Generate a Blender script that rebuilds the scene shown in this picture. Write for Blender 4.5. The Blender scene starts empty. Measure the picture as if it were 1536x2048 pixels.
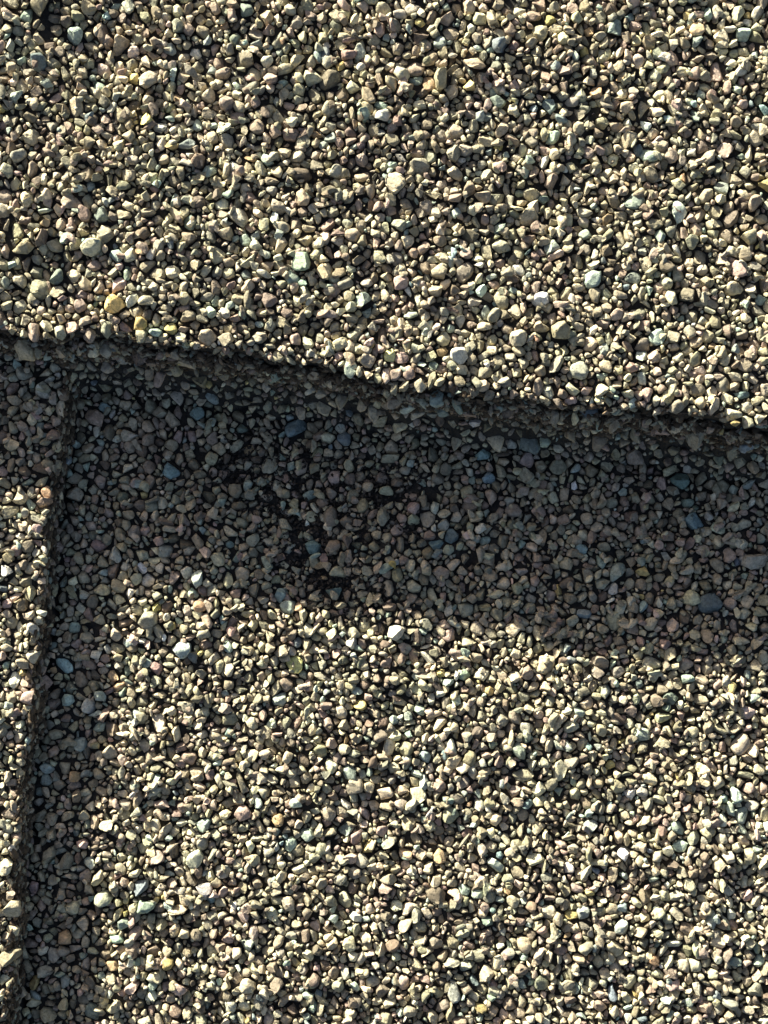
import bpy, math
import numpy as np

# ---------------------------------------------------------------- camera, world, sun
S = 0.00008            # metres per unit: all lengths below are in units of 0.08 mm
DIST = 3200.0          # camera height
SUN_ELEV = 16.5
SUN_AZ = -38.0         # degrees clockwise from +Y: sun stands beyond the upper left
scene = bpy.context.scene
COL = scene.collection
cam_data = bpy.data.cameras.new('camera'); cam = bpy.data.objects.new('camera', cam_data); COL.objects.link(cam)
cam.location = (0, 0, DIST * S)
cam_data.sensor_fit = 'VERTICAL'
cam_data.angle = 2 * math.atan(1024.0 / DIST)
cam_data.clip_start = 0.005; cam_data.clip_end = 50
scene.camera = cam

world = bpy.data.worlds.new("World"); scene.world = world; world.use_nodes = True
wn = world.node_tree.nodes; wl = world.node_tree.links
sky = wn.new('ShaderNodeTexSky'); sky.sky_type = 'NISHITA'; sky.sun_disc = False
sky.sun_elevation = math.radians(SUN_ELEV); sky.sun_rotation = math.radians(SUN_AZ)
sky.dust_density = 3.0; sky.air_density = 0.85; sky.ozone_density = 0.45
wl.new(sky.outputs[0], wn['Background'].inputs[0]); wn['Background'].inputs[1].default_value = 0.045

sd = bpy.data.lights.new('sun', 'SUN'); sd.energy = 5.0; sd.angle = math.radians(0.5); sd.color = (1.0, 0.95, 0.755)
sun = bpy.data.objects.new('sun', sd); COL.objects.link(sun)
e, a = math.radians(SUN_ELEV), math.radians(SUN_AZ)
from mathutils import Vector, kdtree
to_sun = Vector((math.sin(a) * math.cos(e), math.cos(a) * math.cos(e), math.sin(e)))
sun.rotation_euler = to_sun.to_track_quat('Z', 'Y').to_euler()
sun.location = to_sun * 2

vs = scene.view_settings
scene.display_settings.display_device = 'sRGB'
vs.view_transform = 'Standard'; vs.look = 'None'; vs.gamma = 1; vs.use_curve_mapping = False
vs.exposure = 1.6

rng = np.random.default_rng(20)

# ---------------------------------------------------------------- materials
def new_mat(name):
    m = bpy.data.materials.new(name); m.use_nodes = True
    return m, m.node_tree.nodes, m.node_tree.links, m.node_tree.nodes['Principled BSDF']

def granule_material():
    m, n, l, b = new_mat('crushed_stone')
    at = n.new('ShaderNodeAttribute'); at.attribute_name = 'tint'
    tc = n.new('ShaderNodeTexCoord')
    n1 = n.new('ShaderNodeTexNoise'); n1.inputs['Scale'].default_value = 1 / (9 * S); n1.inputs['Detail'].default_value = 5; n1.inputs['Roughness'].default_value = 0.7
    l.new(tc.outputs['Object'], n1.inputs['Vector'])
    mr = n.new('ShaderNodeMapRange'); mr.inputs['From Min'].default_value = 0.3; mr.inputs['From Max'].default_value = 0.7
    mr.inputs['To Min'].default_value = 0.55; mr.inputs['To Max'].default_value = 1.38
    l.new(n1.outputs['Fac'], mr.inputs['Value'])
    mx = n.new('ShaderNodeVectorMath'); mx.operation = 'SCALE'
    l.new(at.outputs['Color'], mx.inputs[0]); l.new(mr.outputs[0], mx.inputs['Scale'])
    # dark mineral specks
    n2 = n.new('ShaderNodeTexNoise'); n2.inputs['Scale'].default_value = 1 / (4 * S); n2.inputs['Detail'].default_value = 2
    l.new(tc.outputs['Object'], n2.inputs['Vector'])
    r2 = n.new('ShaderNodeMapRange'); r2.inputs['From Min'].default_value = 0.28; r2.inputs['From Max'].default_value = 0.38
    r2.inputs['To Min'].default_value = 0.45; r2.inputs['To Max'].default_value = 1
    l.new(n2.outputs['Fac'], r2.inputs['Value'])
    m2 = n.new('ShaderNodeVectorMath'); m2.operation = 'SCALE'
    l.new(mx.outputs[0], m2.inputs[0]); l.new(r2.outputs[0], m2.inputs['Scale'])
    l.new(m2.outputs[0], b.inputs['Base Color'])
    b.inputs['Roughness'].default_value = 0.8
    b.inputs['Specular IOR Level'].default_value = 0.3
    n3 = n.new('ShaderNodeTexNoise'); n3.inputs['Scale'].default_value = 1 / (5 * S); n3.inputs['Detail'].default_value = 4; n3.inputs['Roughness'].default_value = 0.65
    l.new(tc.outputs['Object'], n3.inputs['Vector'])
    bp = n.new('ShaderNodeBump'); bp.inputs['Strength'].default_value = 0.8; bp.inputs['Distance'].default_value = 2.8 * S
    l.new(n3.outputs['Fac'], bp.inputs['Height']); l.new(bp.outputs[0], b.inputs['Normal'])
    return m

def asphalt_material():
    m, n, l, b = new_mat('weathered_asphalt')
    tc = n.new('ShaderNodeTexCoord')
    n1 = n.new('ShaderNodeTexNoise'); n1.inputs['Scale'].default_value = 1 / (14 * S); n1.inputs['Detail'].default_value = 6
    l.new(tc.outputs['Object'], n1.inputs['Vector'])
    cr = n.new('ShaderNodeValToRGB')
    cr.color_ramp.elements[0].position = 0.35; cr.color_ramp.elements[0].color = (0.008, 0.008, 0.008, 1)
    cr.color_ramp.elements[1].position = 0.72; cr.color_ramp.elements[1].color = (0.038, 0.031, 0.025, 1)
    l.new(n1.outputs['Fac'], cr.inputs['Fac']); l.new(cr.outputs['Color'], b.inputs['Base Color'])
    b.inputs['Roughness'].default_value = 0.75
    n3 = n.new('ShaderNodeTexNoise'); n3.inputs['Scale'].default_value = 1 / (6 * S); n3.inputs['Detail'].default_value = 5
    l.new(tc.outputs['Object'], n3.inputs['Vector'])
    bp = n.new('ShaderNodeBump'); bp.inputs['Strength'].default_value = 1.0; bp.inputs['Distance'].default_value = 5 * S
    l.new(n3.outputs['Fac'], bp.inputs['Height']); l.new(bp.outputs[0], b.inputs['Normal'])
    return m

MG = granule_material(); MA = asphalt_material()

# ---------------------------------------------------------------- helpers
def W(px, py, z):
    """point of the place that lies at height z in the direction of photo point (px, py)"""
    k = (DIST - z) / DIST
    return (np.asarray(px, float) - 768) * k, (1024 - np.asarray(py, float)) * k

def value_noise(x, y, cell, seed):
    g = np.random.default_rng(seed).random((128, 128)).astype(np.float32)
    u = np.asarray(x) / cell + 64; v = np.asarray(y) / cell + 64
    iu = np.floor(u).astype(int); iv = np.floor(v).astype(int)
    fu = u - iu; fv = v - iv
    fu = fu * fu * (3 - 2 * fu); fv = fv * fv * (3 - 2 * fv)
    i0, i1, j0, j1 = iu % 128, (iu + 1) % 128, iv % 128, (iv + 1) % 128
    return (g[i0, j0] * (1 - fu) * (1 - fv) + g[i1, j0] * fu * (1 - fv) + g[i0, j1] * (1 - fu) * fv + g[i1, j1] * fu * fv) * 2 - 1

H_UP = 662 * math.tan(e)      # height of the upper shingle over the lower one
H_TAB = H_UP * 0.345           # height of the strip at the left

LIP = [(-900, 560), (-300, 615), (0, 655), (60, 660), (120, 668), (200, 676), (300, 684), (430, 700), (520, 712), (620, 730), (700, 741),
       (800, 768), (900, 786), (1000, 792), (1100, 802), (1200, 810), (1300, 822), (1400, 840), (1536, 856), (1800, 892), (2600, 1000)]
lx, ly = W([p[0] for p in LIP], [p[1] for p in LIP], H_UP)
TAB = [(150, 500), (143, 640), (132, 760), (122, 860), (104, 960), (90, 1050), (84, 1150), (76, 1250), (64, 1330), (62, 1420), (50, 1500), (38, 1600),
       (33, 1700), (27, 1800), (22, 1900), (14, 2000), (8, 2100), (-25, 2500), (-90, 3200)]
tx, ty = W([p[0] for p in TAB], [p[1] for p in TAB], H_TAB)
ty_s, tx_s = ty[::-1], tx[::-1]

def y_lip(x): return np.interp(x, lx, ly) + 7 * value_noise(x, x * 0, 95, 4) + 9 * value_noise(x, x * 0, 31, 5) + 6 * value_noise(x, x * 0, 11, 6)
def x_tab(y): return np.interp(y, ty_s, tx_s) + 5 * value_noise(y, y * 0, 30, 7) + 3 * value_noise(y, y * 0, 12, 8)

def und(x, y, k):
    return 6 * value_noise(x, y, 210, 11 + k) + 5 * value_noise(x, y, 85, 21 + k) + 5.5 * value_noise(x, y, 34, 31 + k)

US = np.array([-1e5, -14, 0, 4, 9, 14, 27, 33, 60, 94, 130])
UZ = np.array([1.0, 1.0, .97, .78, .72, .76, .70, .52, .26, .02, -.25])
def z_up(x, y):
    s = y_lip(x) - y
    f = np.interp(s, US, UZ)
    return H_UP * (1 + 0.09 * np.clip(x / 768, -0.2, 1)) * f + und(x, y, 0) * np.clip(f, 0, 1), s
TS = np.array([-1e5, -8, 0, 4, 8, 18, 40])
TZ = np.array([1.0, 1.0, .96, .75, .40, .02, -.6])
def z_tab(x, y):
    s = x - x_tab(y)
    f = np.interp(s, TS, TZ)
    return H_TAB * f + und(x, y, 1) * np.clip(f, 0, 1) * 0.7, s
_pa = np.array([W(p[0], p[1], 0) for p in ((470, 905), (560, 985), (600, 1060), (640, 1130), (700, 1190))]); _pb = np.array([W(p[0], p[1], 0) for p in ((600, 985), (700, 1000), (790, 1010))])
def patch(x, y):
    x = np.asarray(x, float); y = np.asarray(y, float)
    d = np.full(x.shape, 1e9)
    for L in (_pa, _pb):
        for p, q in zip(L[:-1], L[1:]):
            t = np.clip(((x - p[0]) * (q[0] - p[0]) + (y - p[1]) * (q[1] - p[1])) / ((q - p) ** 2).sum(), 0, 1)
            d = np.minimum(d, np.hypot(x - p[0] - t * (q[0] - p[0]), y - p[1] - t * (q[1] - p[1])))
    return np.clip(1 - d / 115, 0, 1)
def z_base(x, y):
    st = x - x_tab(y)
    su = y_lip(x) - y
    groove = np.exp(-((st - 17) / 8.0) ** 2) * 12 + np.exp(-((su - 98) / 12.0) ** 2) * 8
    return und(x, y, 2) * 1.05 - 14 * patch(x, y) - groove

def link(name, me, mat, parent=None):
    o = bpy.data.objects.new(name, me); COL.objects.link(o)
    me.materials.append(mat)
    if parent is not None: o.parent = parent
    return o

def empty(name, label, group):
    o = bpy.data.objects.new(name, None); COL.objects.link(o)
    o['label'] = label; o['category'] = 'shingle'; o['group'] = group
    o.empty_display_size = 0.01
    return o

def sheet(name, X, Y, Z, depth, parent):
    """closed slab: top grid X,Y,Z and the same grid below it at height `depth`"""
    nr, nc = X.shape
    top = np.stack([X, Y, Z], -1).reshape(-1, 3)
    bot = np.stack([X, Y, np.minimum(Z - 6, depth)], -1).reshape(-1, 3)
    v = np.concatenate([top, bot]) * S
    off = nr * nc
    idx = np.arange(off).reshape(nr, nc)
    q = np.stack([idx[:-1, :-1], idx[:-1, 1:], idx[1:, 1:], idx[1:, :-1]], -1).reshape(-1, 4)
    faces = q.tolist() + (q[:, ::-1] + off).tolist()
    rim = np.concatenate([idx[0, :], idx[1:, -1], idx[-1, -2::-1], idx[-2:0:-1, 0]])
    nx = np.roll(rim, -1)
    faces += np.stack([nx, rim, rim + off, nx + off], -1).tolist()
    me = bpy.data.meshes.new(name); me.from_pydata(v.tolist(), [], faces); me.update()
    return link(name, me, MA, parent)

GROUP = 'asphalt roofing shingles'
upper = empty('asphalt_shingle', 'sunlit upper shingle across the top, its ragged lower edge overlapping the other two', GROUP)
lower = empty('asphalt_shingle', 'lowest gravelly shingle, half in deep shadow under the overlapping edge and sunlit below', GROUP)
strip = empty('asphalt_shingle', 'narrow raised shingle strip along the left border, its straight cut edge shading the lowest shingle', GROUP)
OWN = [upper, strip, lower]

# sheets that carry the granules
FAR = 3600
xs = np.concatenate([np.arange(-FAR, -1250, 120), np.arange(-1250, 1250, 6), np.arange(1250, FAR, 120)]).astype(float)
ss = np.concatenate([-np.geomspace(4200, 16, 60), np.arange(-12, 150, 4)])
X = np.repeat(xs[None], len(ss), 0); Y = y_lip(xs)[None] - ss[:, None]
Z, _ = z_up(X, Y); Z += 4 * value_noise(X, Y, 9, 44) * ((ss > 0) & (ss < 60))[:, None] - 1
sheet('mat', X, Y, Z, -30, upper)
ysr = np.concatenate([np.arange(-FAR, -1500, 120), np.arange(-1500, 700, 6)]).astype(float)
ts = np.concatenate([-np.geomspace(2600, 12, 40), np.arange(-8, 60, 3)])
Y = np.repeat(ysr[None], len(ts), 0); X = x_tab(ysr)[None] + ts[:, None]
Z, _ = z_tab(X, Y); Z += 3 * value_noise(X, Y, 8, 45) * ((ts > 0) & (ts < 40))[:, None] - 1
sheet('mat', X, Y, Z, -24, strip)
gx = np.concatenate([np.arange(-FAR, -1300, 150), np.arange(-1300, 1300, 18), np.arange(1300, FAR, 150)]).astype(float)
gy = np.concatenate([np.arange(-FAR, -1600, 150), np.arange(-1600, 500, 18)]).astype(float)
X, Y = np.meshgrid(gx, gy)
sheet('mat', X, Y, z_base(X, Y) - 1, -60, lower)

# ---------------------------------------------------------------- colours of the stone chips
PAL = {
    'tan': (0.41, 0.362, 0.262), 'grey': (0.37, 0.35, 0.27), 'rose': (0.39, 0.305, 0.25), 'brown': (0.24, 0.195, 0.15),
    'mint': (0.36, 0.420, 0.360), 'teal': (0.235, 0.32, 0.32), 'white': (0.55, 0.535, 0.45), 'yellow': (0.58, 0.48, 0.22),
    'orange': (0.46, 0.33, 0.20), 'slate': (0.21, 0.25, 0.26), 'cream': (0.54, 0.48, 0.34)}
KEYS = list(PAL); PROB = {'tan': .40, 'grey': .17, 'rose': .14, 'brown': .07, 'mint': .05, 'teal': .003, 'white': .02, 'yellow': .004,
                          'orange': .003, 'slate': .003, 'cream': .11}
P = np.array([PROB[k] for k in KEYS]); P /= P.sum(); PALA = np.array([PAL[k] for k in KEYS])

# chips one can find in the photograph: x, y, radius, colour, elongation, angle
SEEDS = [
 (590,858,23,'teal',1.05,0),(343,941,19,'teal',1.2,-20),(625,1096,17,'teal',1.1,30),(872,1090,16,'teal',1.05,0),(901,1074,17,'teal',1.1,40),
 (1385,1042,19,'teal',1.0,0),(1418,1208,25,'slate',1.25,0),(1166,1226,14,'slate',1.3,0),(1058,888,22,'slate',1.7,-60),(396,828,15,'teal',1.2,60),
 (1494,893,18,'slate',1.2,0),(690,880,15,'slate',1.05,0),(1358,962,20,'teal',1.2,-20),(1162,1098,13,'teal',1.1,0),(1178,826,17,'slate',1.2,20),
 (210,815,12,'teal',1.2,0),(966,910,15,'teal',1.3,20),(975,956,14,'teal',1.0,0),(665,1185,14,'teal',1.1,0),(560,1188,14,'teal',1.2,60),
 (130,1330,20,'teal',1.7,-40),(148,1255,12,'mint',1.1,60),(135,1400,14,'mint',1.1,0),(178,1412,15,'mint',1.3,-60),(160,1487,15,'mint',1.2,0),
 (228,612,20,'yellow',1.2,10),(280,648,15,'yellow',1.1,-20),(342,658,12,'yellow',1.1,0),(414,675,18,'cream',1.15,-20),(938,176,13,'yellow',1.0,0),
 (1530,372,16,'yellow',1.2,0),(290,243,15,'yellow',1.15,0),(268,160,13,'yellow',1.1,0),(1392,62,14,'orange',1.1,0),(632,272,11,'orange',1.2,0),
 (998,292,10,'yellow',1.2,0),(1214,441,11,'orange',1.1,0),(1243,157,11,'orange',1.0,0),(780,712,13,'yellow',1.1,0),(1166,105,9,'yellow',1,0),
 (150,72,18,'mint',1.05,0),(78,128,17,'slate',1.2,60),(606,525,20,'mint',1.1,0),(727,601,17,'mint',1.15,0),(490,482,14,'mint',1.1,60),
 (362,1298,21,'mint',1.2,20),(580,1688,15,'mint',1.15,70),(498,1887,15,'mint',1.1,0),(1158,742,19,'white',1.15,-50),(917,712,18,'white',1.1,-30),
 (1313,675,17,'mint',1.1,0),(1297,312,18,'mint',1.2,0),(1096,214,14,'mint',1.1,0),(1268,402,20,'mint',1.2,-40),(1231,58,17,'mint',1.3,80),
 (1352,425,20,'mint',1.6,90),(1443,378,15,'mint',1.1,0),(415,343,14,'mint',1.1,0),(1000,458,13,'mint',1.1,0),(205,432,16,'mint',1.2,40),
 (115,555,16,'mint',1.2,80),(765,234,15,'white',1.4,20),(729,230,13,'mint',1.2,0),(372,290,15,'mint',1.2,0),(340,100,15,'mint',1.3,-60),
 (738,1693,15,'yellow',1.5,50),(722,1410,13,'yellow',1.1,0),(335,1928,14,'yellow',1.2,60),(1357,1552,10,'yellow',1,0),(1308,1920,12,'orange',1.1,0),
 (225,1930,13,'orange',1.1,0),(130,1875,17,'orange',1.3,40),(150,1550,13,'orange',1.2,30),(62,1885,14,'rose',1.2,0),(90,1562,15,'mint',1.2,10),
 (250,1134,9,'white',1.2,0),(373,1145,14,'cream',1.2,-50),(812,1525,15,'white',1.9,60),(790,1262,19,'white',1.3,10),(560,1400,14,'mint',1.3,50),
 (1480,1488,23,'tan',1.4,60),(410,1775,16,'white',1.2,-20),(250,1848,16,'mint',1.1,0),(770,1585,16,'cream',1.2,0),(500,900,9,'orange',1.1,0),
 (940,1012,16,'rose',1.1,0),(884,1145,16,'rose',1.1,45),(300,965,15,'rose',1.4,50),(190,835,20,'rose',1.4,-50),(1115,935,17,'grey',1.0,0),
 (855,1040,17,'grey',1.2,60),(1505,1120,24,'grey',1.1,0),(490,120,18,'tan',1.4,15),(660,165,22,'brown',1.3,40),(205,68,20,'brown',1.2,-60),
 (1395,780,14,'tan',1.2,0),(1120,665,22,'tan',1.2,80),(1265,555,16,'mint',1.1,0),(1185,560,18,'mint',1.2,40),(540,600,16,'rose',1.1,0),
 (930,548,20,'tan',1.3,60),(880,548,18,'tan',1.2,0),(790,365,20,'tan',1.1,0),(650,545,16,'tan',1.2,-30),(940,470,18,'brown',1.1,0),
 (1340,1395,15,'mint',1.2,0),(1285,1470,16,'mint',1.3,-50),(1440,1640,16,'tan',1.1,0),(900,1630,18,'tan',1.1,0),(700,2030,14,'cream',1.2,0),
 (1075,1430,10,'rose',1.1,0),(1265,1420,14,'brown',1.1,0),(1325,1435,17,'cream',1.5,0),(990,1730,18,'mint',1.8,-40),(1180,1650,15,'mint',1.1,0),
 (1168,1826,15,'mint',1.3,60),(445,1740,18,'white',1.2,60),(870,1760,13,'tan',1.5,60),(460,1440,16,'tan',1.2,0),(590,1330,20,'yellow',1.3,20),
 (14,1002,9,'cream',1.2,0),(62,1010,11,'mint',1.2,80),(96,985,12,'orange',1.2,80),(92,1006,13,'brown',1.0,0),(8,1050,8,'white',1.1,0),
 (80,1225,9,'white',1.1,0),(12,1330,9,'mint',1.1,0),(45,1345,8,'yellow',1.1,0),(20,1470,8,'white',1.1,0),
]
SEEDS = [(q[0], q[1], q[2] * 0.88) + tuple(q[3:]) for q in SEEDS]

# ---------------------------------------------------------------- where each chip lies: big ones first, small ones fill the gaps
X0, X1, Y0, Y1 = -1150, 1180, -1450, 1420
CELL = 2.0
nx_, ny_ = int((X1 - X0) / CELL) + 1, int((Y1 - Y0) / CELL) + 1
D = np.full((nx_, ny_), 60.0, np.float32)      # free distance to the nearest chip
px_, py_, pr_, pe_, pa_, pk_, ps_ = [], [], [], [], [], [], []
_off = np.arange(-80, 81)
def place(x, y, r, el, ang, key, seed=False):
    ix, iy = int((x - X0) / CELL), int((y - Y0) / CELL)
    w = int((r + 24) / CELL) + 1
    a0, a1, b0, b1 = max(ix - w, 0), min(ix + w + 1, nx_), max(iy - w, 0), min(iy + w + 1, ny_)
    if a0 >= a1 or b0 >= b1: return
    dx = (np.arange(a0, a1) * CELL + X0 - x)[:, None]; dy = (np.arange(b0, b1) * CELL + Y0 - y)[None]
    ca, sa = math.cos(ang), math.sin(ang)
    u = (dx * ca + dy * sa) / el; v = (-dx * sa + dy * ca) * el
    D[a0:a1, b0:b1] = np.minimum(D[a0:a1, b0:b1], np.sqrt(u * u + v * v) - r)
    px_.append(x); py_.append(y); pr_.append(r); pe_.append(el); pa_.append(ang); pk_.append(key); ps_.append(seed)

def top_at(x, y):
    zu, su = z_up(x, y); zt, st = z_tab(x, y); zb = z_base(x, y)
    z = np.stack([zu, zt, zb]); own = z.argmax(0)
    return z.max(0), own, su, st

for (sx, sy, r, key, el, ang) in SEEDS:
    # find the height of the surface seen at that photo point
    z = H_UP if sy < np.interp(sx, [p[0] for p in LIP], [p[1] for p in LIP]) else 0.0
    for _ in range(6):
        x, y = W(sx, sy, z); z = float(top_at(np.array([x]), np.array([y]))[0][0])
    place(float(x), float(y), r, math.sqrt(el), math.radians(ang), KEYS.index(key), True)

def bad(x, y, su, own, st):
    steep = (own == 0) & (su > -2) & (su < 15)
    steep |= (own == 1) & (st > -2) & (st < 11)
    steep |= (own == 2) & (st < 23)
    steep |= (own == 2) & (0.75 * patch(x, y) + 0.75 * value_noise(x, y, 15, 91) + 0.35 * value_noise(x, y, 48, 92) + 0.25 * (rng.random(x.shape) - 0.5) > 0.66)
    steep |= value_noise(x, y, 26, 93) + 0.5 * (rng.random(x.shape) - 0.5) > 0.80   # worn spots
    # open joint in the upper shingle near the top left corner
    jx, jy = W([96, 88, 60, 26, 16], [-40, 90, 300, 450, 560], H_UP)
    jd = np.abs(x - np.interp(-y, -jy, jx))
    yy = 1024 - y * DIST / (DIST - H_UP)
    steep |= (jd < 7) & ((yy < 100) | ((yy > 430) & (yy < 520)))
    return steep

CLASSES = [(14, 17.5, 300, .80), (11, 14, 3600, .80), (8.6, 11, 16000, .82), (6.6, 8.6, 50000, .84), (5.0, 6.6, 120000, .85), (3.8, 5.0, 160000, .88), (2.6, 3.8, 170000, .95)]
for (r0, r1, n, k) in CLASSES:
    x = rng.uniform(X0, X1, n); y = rng.uniform(Y0, Y1, n); r = rng.uniform(r0, r1, n)
    el = np.sqrt(np.exp(np.abs(rng.normal(0, .5, n)))); el = np.minimum(el, 1.5); ang = rng.uniform(0, math.pi, n)
    if r0 >= 13: k_lim = 1.0
    ok = D[((x - X0) / CELL).astype(int), ((y - Y0) / CELL).astype(int)] >= r * k
    x, y, r, el, ang = x[ok], y[ok], r[ok], el[ok], ang[ok]
    z, own, su, st = top_at(x, y)
    ok = ~bad(x, y, su, own, st)
    x, y, r, el, ang = [q[ok] for q in (x, y, r, el, ang)]
    key = rng.choice(len(KEYS), len(x), p=P)
    ixs = ((x - X0) / CELL).astype(int); iys = ((y - Y0) / CELL).astype(int)
    for i in range(len(x)):
        if D[ixs[i], iys[i]] >= r[i] * k:
            place(float(x[i]), float(y[i]), float(r[i]), float(el[i]), float(ang[i]), int(key[i]))
px, py, pr, pe, pa, pk, ps = map(np.array, (px_, py_, pr_, pe_, pa_, pk_, ps_))
# a looser second layer perched on the bedded chips
NBED = len(px)
NL = 9500
x = rng.uniform(X0, X1, NL); y = rng.uniform(Y0, Y1, NL)
z, own, su, st = top_at(x, y)
ok = ~bad(x, y, su, own, st) & (value_noise(x, y, 60, 71) + rng.normal(0, .5, NL) > 0) & ((own != 0) | (su < 0)) & ((own != 2) | (st > 170) | (rng.random(NL) < .25))
x, y = x[ok], y[ok]; n = len(x)
px = np.concatenate([px, x]); py = np.concatenate([py, y]); pr = np.concatenate([pr, rng.uniform(3.8, 8.6, n)])
pe = np.concatenate([pe, np.minimum(np.sqrt(np.exp(np.abs(rng.normal(0, .5, n)))), 1.5)]); pa = np.concatenate([pa, rng.uniform(0, math.pi, n)])
pk = np.concatenate([pk, rng.choice(len(KEYS), n, p=P)]); ps = np.concatenate([ps, np.zeros(n, bool)])
pz, own, su, st = top_at(px, py)
N = len(px)
lift = np.zeros(N); lift[NBED:] = rng.uniform(5, 11, N - NBED)
lift[:NBED] += np.where(rng.random(NBED) < 0.18, rng.uniform(2, 6, NBED), 0) * (pr[:NBED] < 13)
print('chips', N)

# ---------------------------------------------------------------- chip shapes
def ico(level):
    t = (1 + 5 ** .5) / 2
    v = [(-1, t, 0), (1, t, 0), (-1, -t, 0), (1, -t, 0), (0, -1, t), (0, 1, t), (0, -1, -t), (0, 1, -t), (t, 0, -1), (t, 0, 1), (-t, 0, -1), (-t, 0, 1)]
    v = [np.array(p) / np.linalg.norm(p) for p in v]
    f = [(0, 11, 5), (0, 5, 1), (0, 1, 7), (0, 7, 10), (0, 10, 11), (1, 5, 9), (5, 11, 4), (11, 10, 2), (10, 7, 6), (7, 1, 8), (3, 9, 4), (3, 4, 2), (3, 2, 6), (3, 6, 8), (3, 8, 9), (4, 9, 5), (2, 4, 11), (6, 2, 10), (8, 6, 7), (9, 8, 1)]
    for _ in range(level):
        mid = {}; nf = []
        def m(a, b):
            k = (min(a, b), max(a, b))
            if k not in mid:
                p = v[a] + v[b]; v.append(p / np.linalg.norm(p)); mid[k] = len(v) - 1
            return mid[k]
        for a, b, c in f:
            ab, bc, ca = m(a, b), m(b, c), m(c, a)
            nf += [(a, ab, ca), (b, bc, ab), (c, ca, bc), (ab, bc, ca)]
        f = nf
    return np.array(v), np.array(f)

kd = kdtree.KDTree(NBED)
for i in range(NBED): kd.insert((px[i], py[i], 0), i)
kd.balance()
K = 11
NB = np.full((N, K), -1)
for i in range(NBED):
    q = kd.find_n((px[i], py[i], 0), K + 1)
    for j, (_, idx, dd) in enumerate(q[1:]): NB[i, j] = idx


def shapes(sel, level, neigh=True, flat=1.0):
    """vertices (n, V, 3) of faceted stone chips; sel indexes the placed chips"""
    U, F = ico(level); n = len(sel)
    g = rng
    V = np.repeat(U[None], n, 0).astype(np.float64)
    # low, smooth irregularity first, then flat fracture planes
    for _ in range(3):
        d = g.normal(size=(n, 1, 3)) * 2.1; ph = g.uniform(0, 6.28, (n, 1))
        V *= (1 + 0.08 * np.sin((V * d).sum(-1) + ph))[..., None]
    for c in range(10):
        d = g.normal(size=(n, 3)); 
        if c < 4: d[:, 2] = np.abs(d[:, 2]) * 0.9 + 0.1
        d /= np.linalg.norm(d, axis=1, keepdims=True)
        lim = g.uniform(0.30, 0.76, n)
        ex = (V * d[:, None]).sum(-1) - lim[:, None]
        V -= np.maximum(ex, 0)[..., None] * d[:, None]
    r = pr[sel] ; el = pe[sel]
    hz = r * g.uniform(0.6, 1.25, n) * flat
    V *= np.stack([r * el * 1.68, r / el * 1.68, hz * 1.48], -1)[:, None]
    # tilt
    ta, tm = g.uniform(0, 6.28, n), g.normal(0, 0.32, n)
    ax = np.stack([np.cos(ta), np.sin(ta), ta * 0], -1)
    c_, s_ = np.cos(tm)[:, None, None], np.sin(tm)[:, None, None]
    A = ax[:, None]
    V = V * c_ + np.cross(np.broadcast_to(A, V.shape), V) * s_ + A * (V * A).sum(-1)[..., None] * (1 - c_)
    ca, sa = np.cos(pa[sel])[:, None], np.sin(pa[sel])[:, None]
    x = V[..., 0] * ca - V[..., 1] * sa; y = V[..., 0] * sa + V[..., 1] * ca
    V[..., 0], V[..., 1] = x, y
    zc = pz[sel] + hz * g.uniform(-0.15, 0.85, n) + lift[sel] + (pr[sel] < 7) * g.uniform(0, 6, n)
    if neigh:
        for j in range(K):
            nb = NB[sel, j]; ok = nb >= 0
            dx, dy = px[nb] - px[sel], py[nb] - py[sel]
            dist = np.maximum(np.hypot(dx, dy), 1e-3)
            lim = (dist ** 2 + r ** 2 - pr[nb] ** 2) / (2 * dist)
            lim = np.clip(lim, 0.5 * r, None) - 0.35
            nz = g.normal(0.12, 0.16, n)                # side faces lean inwards towards the top
            d = np.stack([dx / dist, dy / dist, nz], -1); d /= np.linalg.norm(d, axis=1, keepdims=True)
            lim = np.where(ok & (np.abs(pz[nb] - pz[sel]) < 25), lim, 1e6)
            ex = (V * d[:, None]).sum(-1) - lim[:, None]
            V -= np.maximum(ex, 0)[..., None] * d[:, None]
    # fine roughness of the fracture faces
    V += g.normal(0, 1, V.shape) * (0.028 * r)[:, None, None]
    V[..., 0] += px[sel][:, None]; V[..., 1] += py[sel][:, None]; V[..., 2] += zc[:, None]
    return V * S, F

def colours(sel, dirt=None):
    c = PALA[pk[sel]].copy(); n = len(sel)
    c *= np.exp(rng.normal(0, 0.22, n) + 0.14 * value_noise(px[sel], py[sel], 120, 61))[:, None]
    c *= np.exp(rng.normal(0, 0.03, (n, 3)))
    return np.clip(c, 0.01, 0.8)

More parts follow.
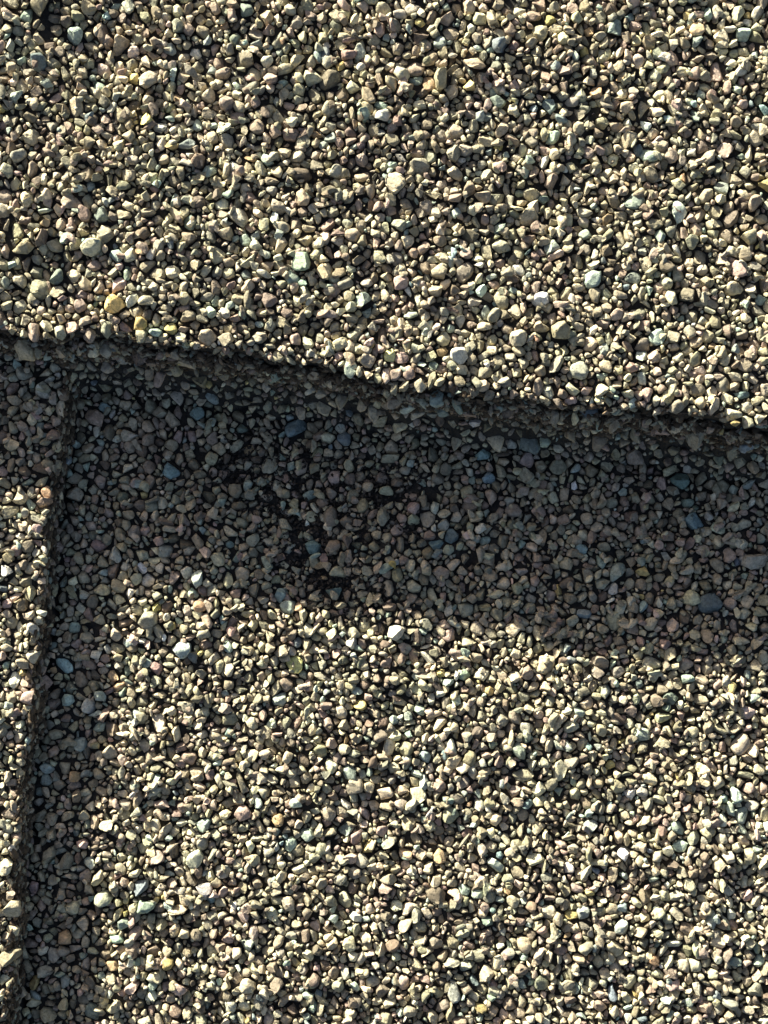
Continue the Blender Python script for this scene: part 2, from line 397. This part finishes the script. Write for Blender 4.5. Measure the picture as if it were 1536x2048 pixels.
def build(name, chunks, parent, mat=MG, origin=None):
    """chunks: list of (V(n,v,3), F, C(n,3)) -> ONE mesh"""
    vs_, fs_, cs_ = [], [], []; off = 0
    for V, F, C in chunks:
        n, v = V.shape[:2]
        vs_.append(V.reshape(-1, 3)); fs_.append((F[None] + (np.arange(n) * v)[:, None, None] + off).reshape(-1, 3))
        cs_.append(np.repeat(C, v, 0)); off += n * v
    v = np.concatenate(vs_).astype(np.float32); f = np.concatenate(fs_).astype(np.int32); c = np.concatenate(cs_)
    if origin is not None: v = v - np.array(origin, np.float32)
    me = bpy.data.meshes.new(name)
    me.vertices.add(len(v)); me.vertices.foreach_set('co', v.ravel())
    me.loops.add(len(f) * 3); me.loops.foreach_set('vertex_index', f.ravel())
    me.polygons.add(len(f)); me.polygons.foreach_set('loop_start', np.arange(0, len(f) * 3, 3, dtype=np.int32))
    me.update(calc_edges=True)
    at = me.color_attributes.new('tint', 'FLOAT_COLOR', 'POINT')
    at.data.foreach_set('color', np.concatenate([c, np.ones((len(c), 1))], 1).astype(np.float32).ravel())
    o = link(name, me, mat, parent)
    if origin is not None: o.location = origin
    return o

# photo coordinates of each chip, to know which ones show
kk = DIST / (DIST - pz)
ix, iy = px * kk + 768, 1024 - py * kk
inframe = (ix > -20) & (ix < 1556) & (iy > -20) & (iy < 2068)
CNAME = {'teal': 'blue green granule', 'mint': 'pale mint granule', 'yellow': 'yellow granule', 'orange': 'orange granule', 'white': 'white granule',
         'slate': 'slate blue granule', 'cream': 'cream granule', 'brown': 'dark brown granule', 'rose': 'pinkish granule'}
for k, root in enumerate(OWN):
    mine = np.where(own == k)[0]
    vis = mine[inframe[mine]]
    score = pr[vis] + 100 * ps[vis]
    big = vis[np.argsort(-score)][:100]
    rest = np.setdiff1d(mine, big)
    hi = rest[(pr[rest] > 6) & inframe[rest]]; lo = np.setdiff1d(rest, hi)
    ch = []
    for sel, lv in ((hi, 2), (lo, 1)):
        if len(sel):
            V, F = shapes(sel, lv); ch.append((V, F, colours(sel)))
    o = build('granules', ch, root); o['kind'] = 'stuff'
    V, F = shapes(big, 2); C = colours(big)
    for i, b_ in enumerate(big):
        org = (px[b_] * S, py[b_] * S, pz[b_] * S)
        g_ = build('granule', [(V[i:i + 1], F, C[i:i + 1])], root, origin=org)
        lab = CNAME.get(KEYS[pk[b_]])
        if lab: g_['label'] = lab

# ---------------------------------------------------------------- frayed fibre and asphalt crumbs along the cut edges
def frayed(root, n, kind):
    global px, py, pr, pe, pa, pz, pk, lift
    keep = (px, py, pr, pe, pa, pz, pk, lift)
    if kind == 'upper':
        x = rng.uniform(-1100, 1100, n); s = np.where(rng.random(n) < .6, rng.uniform(9, 36, n), rng.uniform(-3, 40, n)) ; y = y_lip(x) - s; z, _ = z_up(x, y); base = rng.normal(-0.12, 0.7, n)
    else:
        y = rng.uniform(-1400, 430, n); s = rng.uniform(-2, 14, n); x = x_tab(y) + s; z, _ = z_tab(x, y); base = rng.normal(1.5, 0.3, n)
    r = rng.uniform(2.0, 6.5, n) ** 1.0; elo = np.sqrt(rng.uniform(1.0, 2.6, n))
    px, py, pr, pe, pa, pz, lift = x, y, r, elo, base, z, np.zeros(n)
    V, F = shapes(np.arange(n), 1, neigh=False, flat=0.9)
    C = np.array([0.095, 0.070, 0.048])[None] * np.exp(rng.normal(0, 0.45, n))[:, None]
    m = rng.random(n) < 0.32
    C[m] = PALA[rng.choice(len(KEYS), m.sum(), p=P)] * 0.8
    build('frayed_edge', [(V, F, C)], root)
    px, py, pr, pe, pa, pz, pk, lift = keep
frayed(upper, 5200, 'upper')

def fibres(root, n):
    """glass fibres of the mat torn loose along the cut edge"""
    vs_, fs_ = [], []
    for i in range(n):
        x = rng.uniform(-1000, 1000); s0 = rng.uniform(2, 36); L = rng.uniform(14, 52); th = rng.normal(-0.13, 0.45); bend = rng.normal(0, 0.9)
        m = 6; t = np.linspace(0, 1, m)
        a_ = th + bend * (t - .5)
        X_ = x + np.cumsum(np.cos(a_)) * L / m; Y_ = float(y_lip(np.array([x]))[0]) - s0 + np.cumsum(np.sin(a_)) * L / m
        Z_ = z_up(X_, Y_)[0] + rng.uniform(2, 6) + rng.uniform(0, 5) * np.sin(t * 3.14)
        rad = rng.uniform(0.45, 0.95)
        ring = np.stack([np.stack([X_ + 0 * t, Y_ + rad * math.cos(q), Z_ + rad * math.sin(q)], -1) for q in (0, 2.09, 4.19)], 1)
        b0 = len(vs_) * 3 * m
        vs_.append(ring.reshape(-1, 3))
        for j in range(m - 1):
            for q in range(3):
                a0, a1 = b0 + j * 3 + q, b0 + j * 3 + (q + 1) % 3
                fs_ += [(a0, a1, a1 + 3), (a0, a1 + 3, a0 + 3)]
    V = np.concatenate(vs_)[None] * S
    build('mat_fibres', [(V, np.array(fs_), np.array([[0.24, 0.19, 0.14]]))], root)
fibres(upper, 420)
frayed(strip, 2600, 'strip')

# crumbs of binder and stone dust left in the bare worn hollow of the lowest shingle
n = 5000
x, y = W(rng.uniform(420, 840, n), rng.uniform(860, 1250, n), 0)
ok = (patch(x, y) > 0.3) & (rng.random(n) < 0.75)
x, y = x[ok], y[ok]; n = len(x)
px, py, pr, pe, pa = x, y, rng.uniform(1.4, 3.6, n), np.sqrt(rng.uniform(1, 2, n)), rng.uniform(0, 3.14, n)
pz = z_base(x, y); lift = np.zeros(n)
V, F = shapes(np.arange(n), 1, neigh=False, flat=0.9)
C = np.array([0.05, 0.042, 0.036])[None] * np.exp(rng.normal(0, 0.6, n))[:, None]
build('binder_crumbs', [(V, F, np.clip(C, 0, .3))], lower)['kind'] = 'stuff'
